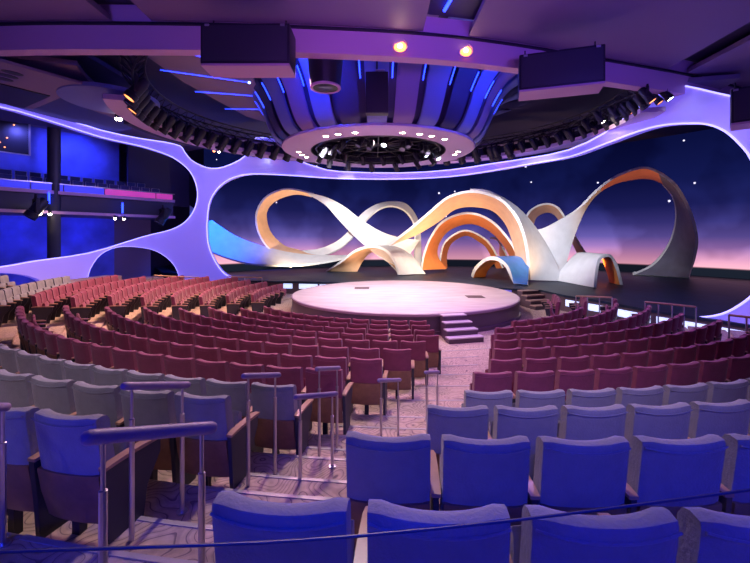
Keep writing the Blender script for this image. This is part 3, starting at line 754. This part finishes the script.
# stage lights
def light_proto(lens, name='stage_light'):
    t = thing(name, '', 'stage light')
    MB().tube([(0, 0, 0), (0, 0, -.10)], .03, 8).box((0, 0, -.12), (.30, .06, .04)).box((.15, 0, -.26), (.025, .07, .30)).box((-.15, 0, -.26), (.025, .07, .30)).build('yoke', M['black'], t, smooth=False)
    rot = Matrix.Rotation(R(-35), 3, 'X')
    c = Vector((0, 0, -.36))
    h = MB().lathe([(.001, .30), (.09, .30), (.12, .20), (.12, -.08), (.135, -.10), (.135, -.22), (.115, -.22), (.11, -.20)], c, 14, rot=rot).build('housing', M['black'], t, ang=30)
    MB().lathe([(.001, -.205), (.11, -.205)], c, 14, rot=rot).build('lens', M[lens], t)
    register(t); return t
LP = {}
def stage_light(p, rz, lens, label, group, s=1.0):
    if lens not in LP: LP[lens] = light_proto(lens); o = LP[lens]
    else: o = dup(LP[lens])
    o.location = p; o.rotation_euler = (0, 0, rz); o.scale = (s, s, s); o['label'] = label; o['category'] = 'stage light'; o['group'] = group
EX, EY = 1.1, 15.9
def el(a, f=1.0): return Vector((EX+(8.8 if a > 0 else 10.0)*f*math.sin(R(a)), EY+8.1*f*math.cos(R(a))))     # 0 = far side, + to the right
# ring band below the lamps
def el_band(r0, r1, z0, z1, name, m, lab, a0=-113, a1=104):
    rings = []
    for i in range(121):
        a = a0+(a1-a0)*i/120; p, q = el(a, r0), el(a, r1)
        rings.append([Vector((p.x, p.y, z0)), Vector((q.x, q.y, z0)), Vector((q.x, q.y, z1)), Vector((p.x, p.y, z1))])
    return tag(MB().loft(rings).build(name, m, ang=40), lab, 'lighting ring', kind='structure')
el_band(.96, 1.05, 7.75, 7.92, 'ceiling_ring', M['flange'], 'lilac oval ceiling ring under the outer stage lights')
el_band(1.07, 1.09, 7.8, 8.5, 'ceiling_ring_wall', M['ceil_dark'], 'dark upstand of the oval ceiling ring', -92, 100)
el_band(1.12, 1.30, 8.7, 8.85, 'ceiling_outer_ring', M['ceil_mid'], 'mauve outer ceiling ring near the freeform wall')
t = thing('lighting_truss', 'black oval lighting truss with stage lights over the auditorium', 'lighting truss', (EX, EY, 8.8))
for nm, f, z in (('inner_rail', .93, 0), ('outer_rail', 1.0, 0), ('lower_rail', .965, -.35)):
    MB().tube([Vector((*(el(a, f)), 8.8+z))-t.location for a in range(-128, 109, 4)], .035, 6).build(nm, M['black'], t)
for nm, f in (('inner_lattice', .93), ('outer_lattice', 1.0)):
    zz = []
    for a in range(-128, 108, 4): zz += [Vector((*el(a, f), 8.8))-t.location, Vector((*el(a+2, .965), 8.45))-t.location]
    MB().tube(zz, .018, 4).build(nm, M['black'], t, smooth=False)
lens_cyc = ['lens_off', 'lens_warm', 'lens_off', 'lens_warm', 'lens_off', 'lens_off']
n = 0
for a in list(range(-118, -28, 5))+list(range(-27, 40, 6))+list(range(41, 112, 5)):
    p = el(a, .955); n += 1; c = Vector((SX, SY-1))-p
    lens = lens_cyc[n % 6] if a < -30 or a > 35 else ('lens_warm' if n % 4 == 0 else 'lens_off')
    stage_light(Vector((p.x, p.y, 8.42)), math.atan2(c.y, c.x)-PI/2, lens, 'stage light on the oval truss, %s from its left end' % ordn(n), 'stage lights on the oval truss', 1.5 if a < 50 else 1.1)
n = 0
for px, py, D, lens in ((254, 150, 24, 'lens_warm'), (268, 151, 24, 'lens_cool'), (277, 152, 24, 'lens_warm'), (287, 153, 24, 'lens_off'), (301, 155, 24.2, 'lens_cool'), (313, 158, 24.3, 'lens_warm'), (347, 163, 24.4, 'lens_off'),
                        (486, 150, 23, 'lens_cool'), (497, 148, 22.6, 'lens_cool'), (511, 143, 22, 'lens_warm'), (522, 141, 21.6, 'lens_off'), (533, 139, 21, 'lens_off'), (543, 136, 20.4, 'lens_warm'), (562, 133, 19, 'lens_off'), (568, 131, 18.6, 'lens_off'),
                        (587, 121, 17, 'lens_warm'), (600, 113, 16, 'lens_white'), (614, 108, 15.4, 'lens_off'), (627, 104, 15, 'lens_warm'), (642, 96, 14.4, 'lens_off'), (656, 92, 14, 'lens_warm'), (666, 88, 13.6, 'lens_cool')):
    n += 1; p = at(px, py-4, D); c = Vector((SX-p.x, SY-p.y))
    stage_light(p, math.atan2(c.y, c.x)-PI/2, lens, 'stage light hung below the ceiling ring, %s counted from the left' % ordn(n), 'stage lights below the ceiling ring', 1.1 if px < 560 else 1.0)
tag(MB().tube([at(250, 146, 24.2), at(300, 151, 24.4), at(350, 157, 24.6), at(400, 161, 24.6), at(450, 155, 24), at(486, 146, 23.1), at(520, 137, 21.8), at(545, 131, 20.4), at(568, 126, 18.7), at(587, 116, 17.1), at(614, 103, 15.5), at(642, 91, 14.5), at(672, 82, 13.6)], .04, 6).build('lighting_pipe', M['black']),
    'black pipe carrying the row of lights below the ceiling ring', 'lighting pipe')
# truss inside the central ring
t = thing('inner_truss', 'black round lighting truss inside the lilac ring', 'lighting truss', (FL[0], FL[1], 7.55))
for nm, r_, z in (('upper_rail', 2.9, .2), ('lower_rail', 2.9, -.1), ('cross_ring', 1.6, .2)):
    MB().lathe([(r_-.04, z), (r_, z-.04), (r_+.04, z), (r_, z+.04), (r_-.04, z)], n=64).build(nm, M['black'], t)
for i in range(8):
    a = PI*i/8; MB().tube([(-2.9*math.cos(a), -2.9*math.sin(a), .2), (2.9*math.cos(a), 2.9*math.sin(a), .2)], .035, 6).build('spoke', M['black'], t)
zz = []
for i in range(49):
    a = 2*PI*i/48; zz += [(2.9*math.cos(a), 2.9*math.sin(a), .2), (2.9*math.cos(a+.065), 2.9*math.sin(a+.065), -.1)]
MB().tube(zz, .018, 4).build('lattice', M['black'], t, smooth=False)
for i in range(26):
    a = 2*PI*i/26; rr = 2.75 if i % 2 else 2.2
    stage_light(Vector((FL[0]+rr*math.cos(a), FL[1]+rr*math.sin(a), 7.72 if rr < 2.5 else 7.45)), a-PI/2+2.6, 'lens_cool' if i % 5 == 0 else 'lens_off',
                'stage light inside the lilac ring, %s around the %s truss hoop' % (ordn(i+1), 'outer' if i % 2 else 'inner'), 'stage lights inside the lilac ring', .95)
tag(MB().box(at(387, 125.5, 16.4), (.26, .05, .13), bev=.01).build('indicator_sign', M['exit_red']), 'tiny glowing pink red sign inside the lighting ring', 'sign')

# sloped mauve ceiling with blue lines at the left of the drum
quad = [at(112, 40, 12.0), at(300, 40, 12.3), at(300, 140, 23), at(268, 137, 22.6), at(200, 110, 18.6), at(150, 70, 14.6)]
poly = [(q.x, q.y) for q in quad]
poly = [(-8.0, 10.9), (-3.0, 10.9), (-4.6, 14), (-5.0, 18), (-4.2, 22), (-4.6, 23.2), (-6.6, 20.5), (-7.6, 16)]
struct(MB().prism(poly, 9.55, 9.7).build('ceiling_slope', M['ceil_mid'], smooth=False), 'mauve ceiling field with thin blue lines left of the drum', 'ceiling')
n = 0
for a, b in (((-7.6, 12.7), (-5.2, 14.0)), ((-7.9, 14.7), (-5.0, 15.9)), ((-7.6, 16.9), (-4.9, 17.5)), ((-7.2, 19.2), (-4.9, 19.3)), ((-6.9, 11.5), (-4.4, 12.4))):
    n += 1; tt = thing('ceiling_line_light', 'thin blue line light on the mauve ceiling, %s of five' % ordn(n), 'line light', (a[0], a[1], 9.53), 0, 'blue line lights on the mauve ceiling')
    d = Vector((b[0]-a[0], b[1]-a[1], 0))
    MB().tube([(0, 0, 0), d], .013, 6).build('light_line', M['led_blue'], tt)
    MB().lathe([(.001, -.05), (.05, -.03), (.05, .02)], d, 10).build('light_dot', M['led_dot'], tt)

# left lobe and slotted panel
tag(MB().lathe([(.01, 0), (1.4, 0), (1.55, .06), (1.55, .2), (.01, .22)], (-9.5, 14.4, 8.2), 48).build('ceiling_disc', M['fin_blue']), 'blue lit round ceiling lobe at the left under the truss', 'ceiling lobe', kind='structure')
t = thing('ceiling_slot_panel', 'mauve ceiling panel with three oval slots and a dark grille', 'ceiling panel', (-11.9, 13.2, 8.35))
rz = R(-32); t.rotation_euler = (0, 0, rz)
MB().box((0, 0, 0), (4.6, 2.4, .1), bev=.03).build('panel', M['ceil_mid'], t)
MB().box((-1.0, .1, -.06), (2.4, 1.6, .05)).build('grille', M['black'], t)
for j in range(3):
    MB().lathe([(.001, -.06), (.26, -.06), (.27, -.04)], (.75+.42*j, -.5+.0*j, 0), 16, rot=Matrix.Diagonal((.6, 1, 1)).to_3x3()).build('oval_slot', M['black'], t)
struct(MB().prism([(-22, 9), (-9.4, 10.9), (-9.2, 16), (-12, 21), (-15.5, 23), (-19, 20), (-22, 14)], 9.25, 9.4).build('ceiling_side', M['side_navy'], smooth=False), 'mauve ceiling strip above the left freeform wall', 'ceiling')
n = 0
for px, py, D in ((117, 118, 16), (120, 118.5, 16), (192, 143.5, 21), (219, 151, 22.5), (214, 150.5, 22.5)):
    n += 1; p = at(px, py, D); tt = thing('small_spotlight', 'small warm spotlight under the left ceiling edge, %s from the left' % ordn(n), 'spotlight', p, 0, 'small warm spotlights at the left ceiling')
    MB().lathe([(.05, -.02), (.08, 0), (.08, .14), (.001, .15)], n=12).build('housing', M['black'], tt)
    MB().lathe([(.001, -.10), (.045, -.085), (.075, -.04), (.075, 0)], n=12).build('lens', M['lens_white'] if n != 5 else M['lens_warm'], tt)

# downlights in the ceiling band
for px, py, lab in ((400, 46.5, 'round warm downlight in the ceiling band next to the blue light bar'), (465.5, 51, 'round warm downlight in the ceiling band beside the right speaker')):
    ray = at(px, py, 1)-Vector((0, 0, ZC)); D = 10.9 if px < 430 else 11.1
    x = (px-375)/F*D; D = edge_y(x)+.0; p = at(px, py, D)-Vector((0, .02, 0))
    tt = thing('downlight', lab, 'downlight', p)
    rot = Matrix.Rotation(R(80), 3, 'X')
    MB().lathe([(.24, 0), (.26, .02), (.20, .03), (.17, -.03)], n=20, rot=rot).build('trim_ring', M['ceil_band'], tt)
    MB().lathe([(.001, .01), (.15, .01), (.17, -.02)], n=20, rot=rot).build('lens', M['lens_warm'], tt)
    MB().lathe([(.001, .03), (.06, .02)], n=12, rot=rot).build('bulb', M['lens_white'], tt)

# hanging speakers
def speaker(c, w, h, d, rz, label):
    t = thing('hanging_speaker', label, 'speaker', c, rz)
    MB().box((0, 0, 0), (w, d, h), bev=.04).build('cabinet', M['black'], t)
    MB().box((0, -d/2-.01, 0), (w-.12, .02, h-.12), bev=.008).build('front_grille', M['charcoal'], t)
    MB().box((0, 0, -h/2-.02), (w-.02, d-.02, .05)).build('bottom_panel', M['ceil_band'], t)
    for s in (-1, 1):
        MB().tube([(s*w*.42, 0, h/2), (s*w*.42, 0, h/2+.25)], .018, 8).build('hanger', M['black'], t)
        MB().box((s*w*.42, -d/2-.02, h/2-.06), (.10, .03, .05)).build('bracket', M['steel'], t)
speaker((-3.05, 9.75, 7.95), 2.1, .95, .75, 0, 'long black hanging speaker with lilac underside at the left')
speaker((4.95, 10.75, 7.8), 2.05, .95, .8, R(-18), 'long black hanging speaker with lilac underside at the right')
speaker((9.95, 10.3, 6.8), 1.2, .9, .8, R(-40), 'black hanging speaker cut off at the right edge')
# projector cylinder and dark box by the drum
p = at(325.5, 88, 11.6)
t = thing('hanging_drum_speaker', 'black cylinder hanging in front of the drum with a pale rim', 'speaker', p)
MB().lathe([(.001, .02), (.36, .0), (.42, .02), (.44, .10), (.56, 1.3), (.001, 1.3)], n=28).build('cylinder_body', M['black'], t)
MB().lathe([(.36, -.01), (.42, -.03), (.45, 0), (.44, .04), (.36, .02)], n=28).build('rim', M['ceil_band'], t)
MB().lathe([(.001, .0), (.2, -.015)], n=20).build('lens', M['lens_off'], t)
p = at(377, 94, 13.2)
t = thing('hanging_box_speaker', 'flat black box hanging in front of the drum above the round stage', 'speaker', p)
MB().box((0, 0, 0), (.74, .35, 1.35), bev=.02).build('cabinet', M['black'], t)
MB().box((.1, -.2, .70), (.3, .06, .04)).build('clamp', M['steel'], t)
MB().tube([(0, 0, .65), (0, 0, 1.4)], .03, 8).build('hanger', M['black'], t)

# ------------------------------------------------------------------ balcony
BA, BB = Vector((-21.5, 15.2)), Vector((-13.6, 27.2))
bd = (BB-BA).normalized(); bn = Vector((-bd.y, bd.x))      # bn points away from the stage
def bp(s, o, z): q = BA+bd*s+bn*o; return Vector((q.x, q.y, z))
BL = (BB-BA).length
def bbox(s0, s1, o0, o1, z0, z1): return MB().prism([tuple(bp(s, o, 0)[:2]) for s, o in ((s0, o0), (s1, o0), (s1, o1), (s0, o1))][::-1], z0, z1)
t = thing('balcony', 'side balcony with lilac slab edge and glowing front panels', 'balcony', (BA.x, BA.y, 0))
def under(o, par): o.parent = par; o.matrix_parent_inverse = Matrix.Translation(-par.location); return o
under(bbox(0, BL, 0, 6, 4.62, 4.75).build('lower_soffit', M['ceil_mid'], smooth=False), t)
under(bbox(0, BL, .25, 6, 4.75, 5.7).build('slab', M['darkhouse'], smooth=False), t)
under(bbox(0, BL, -.05, 0, 4.62, 4.78).build('slab_edge', M['ceil_band'], smooth=False), t)
under(bbox(0, BL, .0, .25, 5.7, 5.88).build('parapet_ledge', M['ceil_band'], smooth=False), t)
for i, (s0, s1, m) in enumerate(((0, .36, 'pink_led'), (.365, .46, 'blue_led_front'), (.465, .56, 'blue_led_front'), (.565, .70, 'blue_led_front'), (.705, .91, 'pink_led'), (.915, .99, 'pink_led'))):
    under(bbox(s0*BL, s1*BL, .05, .1, 5.88, 6.22).build('front_panel', M[m], smooth=False), t)
under(bbox(0, BL, .02, .12, 6.24, 6.29).build('hand_rail', M['steel'], smooth=False), t)
# glowing vertical sticks and slab spots
for j, (px, py, D) in enumerate(((49, 198, 21.3), (122.5, 208, 24.2))):
    p = at(px, py, D); tag(MB().tube([p-Vector((0, 0, .3)), p+Vector((0, 0, .3))], .05, 8).build('light_stick', M['led_blue']), 'blue vertical light stick under the balcony ledge, %s' % ('by the column' if j == 0 else 'right of the middle'), 'light stick')
for j, (px, py, D) in enumerate(((40, 213, 20.6), (50, 213.5, 21), (115, 218, 24), (124, 218.5, 24.4))):
    p = at(px, py, D); tt = thing('small_spotlight', 'warm white spotlight under the balcony edge, %s from the left' % ordn(j+1), 'spotlight', p, 0, 'spotlights under the balcony edge')
    MB().lathe([(.05, -.02), (.08, 0), (.08, .14), (.001, .15)], n=12).build('housing', M['black'], tt)
    MB().lathe([(.001, -.10), (.045, -.085), (.075, -.04), (.075, 0)], n=12).build('lens', M['lens_white'], tt)
for j, (px, py, D) in enumerate(((36, 200, 20.2), (163, 211, 25.8))):
    stage_light(at(px, py-6, D), 2.5-PI, 'lens_off', 'dark stage light hanging on the balcony front, %s' % ('near the column' if j == 0 else 'at its far end'), 'stage lights on the balcony front', 2.2)
# balcony roof, blue walls, column, control window
struct(bbox(0, BL+3, -.6, 8, 10.1, 10.25).build('ceiling_balcony', M['ceil_mid'], smooth=False), 'mauve ceiling over the balcony', 'ceiling')
struct(bbox(6.8, BL-1.5, 4.5, 4.7, 5.7, 10.1).build('wall_balcony', M['wall_blue'], smooth=False), 'blue lit wall behind the balcony seats', 'wall')
struct(bbox(BL-1.5, BL+3, 3.2, 3.4, 5.7, 10.1).build('wall_balcony_end', M['wall_dark'], smooth=False), 'dark blue wall at the end of the balcony', 'wall')
struct(bbox(-1, BL-1.9, 4.3, 4.5, 0, 4.62).build('wall_lower_left', M['wall_blue'], smooth=False), 'blue lit wall under the balcony', 'wall')
struct(bbox(BL-1.9, BL+.6, 4.3, 4.5, 0, 4.62).build('wall_lower_end', M['wall_mauve'], smooth=False), 'mauve wall section under the balcony', 'wall')
struct(MB().lathe([(.30, 0), (.30, 9.6), (.33, 9.6), (.33, 10.1)], (at(54, 200, 21.8).x, 21.8, 0), 24).build('pillar', M['charcoal'], ang=30), 'dark round pillar at the balcony', 'pillar')
t = thing('control_window', 'dark window with warm reflections at the balcony rear', 'window', bp(7.2, 3.6, 7.9))
q = Matrix.Rotation(math.atan2(bd.y, bd.x), 4, 'Z'); t.rotation_euler = (0, 0, math.atan2(bd.y, bd.x))
MB().box((-1.9, 0, -1.0), (4.6, .15, 2.5)).build('sill_wall', M['wall_blue'], t, smooth=False)
MB().box((-1.9, .06, 1.25), (4.6, .05, 2.0)).build('dark_pane', M['black'], t, smooth=False)
for x in (-4.2, .4): MB().box((x, -.02, 1.25), (.08, .12, 2.0)).build('frame_post', M['steel'], t, smooth=False)
MB().box((-1.9, -.02, .26), (4.6, .12, .07)).build('frame_sill', M['steel'], t, smooth=False)
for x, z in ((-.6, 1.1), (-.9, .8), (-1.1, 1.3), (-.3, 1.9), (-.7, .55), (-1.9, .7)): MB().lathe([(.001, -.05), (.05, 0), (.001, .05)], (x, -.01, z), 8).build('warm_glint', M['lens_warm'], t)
# balcony chairs
bt = None
def bal_proto():
    t = thing('balcony_chair', '', 'chair')
    MB().box((0, .25, .42), (.5, .5, .1), bev=.03).build('seat', M['burgundy'], t)
    MB().box((0, 0, .68), (.5, .07, .46), Matrix.Rotation(R(8), 3, 'X'), bev=.03).build('backrest', M['blue_fabric'], t)
    MB().tube([(-.25, -.02, 0), (-.25, -.04, .93), (.25, -.04, .93), (.25, -.02, 0)], .018, 6).build('frame', M['steel'], t)
    for x in (-.23, .23): MB().tube([(x, .46, 0), (x, .46, .38)], .018, 6).build('leg', M['steel'], t)
    register(t); return t
bc = None; n = 0
for row, o, z in ((0, 1.0, 5.7), (1, 2.2, 6.1)):
    for i in range(15 if row == 0 else 14):
        s = 4.6+i*.64+row*.3
        if s > BL-.8: break
        n += 1
        if bc is None: bc = bal_proto(); c = bc
        else: c = dup(bc)
        c.location = bp(s, o, z); c.rotation_euler = (0, 0, math.atan2(-bn.y, -bn.x)-PI/2+PI)
        c['label'] = 'dark blue balcony chair, %s from the left in the %s balcony row' % (ordn(i+1), 'front' if row == 0 else 'rear'); c['category'] = 'chair'; c['group'] = 'balcony chairs'
struct(bbox(4, BL-.5, 1.7, 4.5, 5.7, 6.1).build('floor_balcony', M['darkhouse'], smooth=False), 'dark rear step of the balcony floor', 'floor')

# ------------------------------------------------------------------ light
def area(p, tgt, size, power, col, size_y=None, spread=PI):
    l = bpy.data.lights.new('area_light', 'AREA'); l.energy = power; l.color = col; l.size = size; l.spread = spread
    if size_y: l.shape = 'RECTANGLE'; l.size_y = size_y
    o = bpy.data.objects.new('area_light', l); COL.objects.link(o); o.location = p
    o.rotation_euler = (Vector(tgt)-Vector(p)).to_track_quat('-Z', 'Y').to_euler(); return o
def spot(p, tgt, power, col, ang=40, blend=.6, rad=.12):
    l = bpy.data.lights.new('spot_light', 'SPOT'); l.energy = power; l.color = col; l.spot_size = R(ang); l.spot_blend = blend; l.shadow_soft_size = rad
    o = bpy.data.objects.new('spot_light', l); COL.objects.link(o); o.location = p
    o.rotation_euler = (Vector(tgt)-Vector(p)).to_track_quat('-Z', 'Y').to_euler(); return o
# stage wash from the ring
for a in (20, 110, 200, 290):
    spot((FL[0]+2.5*math.cos(R(a)), FL[1]+2.5*math.sin(R(a)), 7.3), (SX, SY, ZD), 1500, (1, .80, .86), 110, .8)
# scenery lights
spot((-2, 16.5, 7.2), (-3, 29, 3.2), 9500, (1, .92, .88), 44, .9)
spot((2.2, 15.5, 7.2), (5, 24, 3), 6500, (1, .86, .74), 50, .9)
spot((3.2, 13.5, 7.2), (12, 25, 3.2), 9000, (.95, .92, 1), 38, .9)
spot((0, 16, 7.2), (1.5, 27, 3), 4500, (1, .78, .55), 44, .9)
spot((-10.6, 25.9, 7.4), (-11.2, 28.6, 3), 4500, (.0, .10, 1), 80, .8)
spot((3.4, 23.9, .9), (4, 27, 4.5), 950, (1, .62, .36), 120, .8)
spot((-5.5, 26.2, .95), (-6, 29, 5), 1300, (1, .72, .42), 120, .8)
spot((4.6, 22.6, .85), (5.2, 24.6, 1.6), 200, (1, .66, .3), 100, .8)
spot((-1, 26.4, .85), (0, 29, 3.5), 350, (1, .62, .4), 120, .8)
spot((9.5, 20.6, .9), (7.5, 23.5, 4), 400, (1, .55, .2), 100, .8)
spot((13.5, 24.5, .9), (14, 24.8, 8), 600, (1, .5, .15), 100, .8)
spot((8.0, 15.5, 7.3), (12.5, 17, .7), 700, (.08, .25, 1), 50, 1)
# house light over the seats
spot((-2, 12, 7.9), (-2, 9.5, 0), 2200, (1, .45, .72), 130, .9, .3)
spot((5, 12.5, 7.9), (5.5, 9, 0), 2000, (.54, .27, 1), 130, .9, .3)
spot((-.5, 8.5, 8.2), (-1.2, 4, 1), 1500, (1, .72, .66), 100, .9, .3)
spot((-6.5, 16, 7.9), (-9.5, 16, 0), 5800, (1, .56, .40), 100, .9, .3)
spot((3, 12, 8), (2, 10, 0), 700, (1, .72, .55), 60, .9, .3)
# blue light from behind, unseen sources lighting the near seat backs
area((1.5, -1.5, 4.7), (1.6, 1.9, 1.6), 4.5, 33, (.003, .024, 1), .5, R(52))
area((-2.0, .2, 2.6), (-2, 2.6, 1.5), 1.0, 12, (.01, .03, 1), .3, R(90))
# blue and purple on ceilings
area((5, -1, 4.6), (6, 9, 9.3), 3, 85, (.16, .08, 1), 1, R(56))
area((1, -1, 4.6), (0, 9, 9.3), 3, 75, (.40, .13, 1), 1, R(50))
area((-6, -1, 4.6), (-7, 9, 9.3), 3, 34, (.18, .10, 1), 1, R(56))
spot((2, -1.5, 7.6), (1.8, 9.5, .6), 1300, (.85, .62, .95), 46, .8, .4)  # added lavender fill from behind, for the seat rows
spot((-4, -1.5, 7.6), (-4.5, 7.5, .6), 900, (.9, .72, .95), 52, 1, .4)  # second added fill from behind, for the left rows
spot((SX-4, 12.5, 9.1), (SX-2, 16, 9.6), 600, (.02, .06, 1), 150, 1)
spot((SX+4, 13.2, 9.1), (SX+1, 16, 9.2), 600, (.02, .06, 1), 150, 1)
spot((SX-1.2, 14.3, 5.5), (SX-1.2, 16, 8.6), 30, (.8, .45, 1), 150, 1)
# frame wall washes (added violet spots before the wall, no fixtures modelled)
for x, y, tx, ty, e in ((-11, 19, -15.5, 20, 500), (-8, 20.5, -11.5, 24.5, 420), (6, 15, 10.5, 14, 260), (8.5, 12, 11.5, 11.5, 260)):
    spot((x, y, 7.6), (tx, ty, 5), e, (.30, .24, 1), 120, .9)
# balcony and lobby blue
spot(bp(10, 2.9, 9.7), bp(10, 4.5, 7.5), 420, (.08, .12, 1), 160, 1)
spot(bp(7.2, 2.8, 9.7), bp(7.5, 4.5, 7), 300, (.15, .15, 1), 160, 1)
spot(bp(3, 2.0, 4.4), bp(3, 4.3, 2), 170, (.02, .05, 1), 160, 1)
spot(bp(7, 2.0, 4.4), bp(7, 4.3, 2), 170, (.02, .05, 1), 160, 1)
spot(bp(10.5, 2.0, 4.4), bp(10.5, 4.3, 2), 170, (.02, .05, 1), 160, 1)
w = bpy.data.worlds.new('world'); sc.world = w; w.use_nodes = True
w.node_tree.nodes['Background'].inputs[0].default_value = (.10, .08, .30, 1); w.node_tree.nodes['Background'].inputs[1].default_value = .05

vs = sc.view_settings; vs.view_transform = 'Standard'; vs.look = 'None'; vs.gamma = 1; vs.exposure = 0.0; vs.use_curve_mapping = False
cy = sc.cycles
cy.use_denoising = True; cy.max_bounces = 6; cy.diffuse_bounces = 3; cy.glossy_bounces = 2; cy.transparent_max_bounces = 8; cy.sample_clamp_indirect = 4
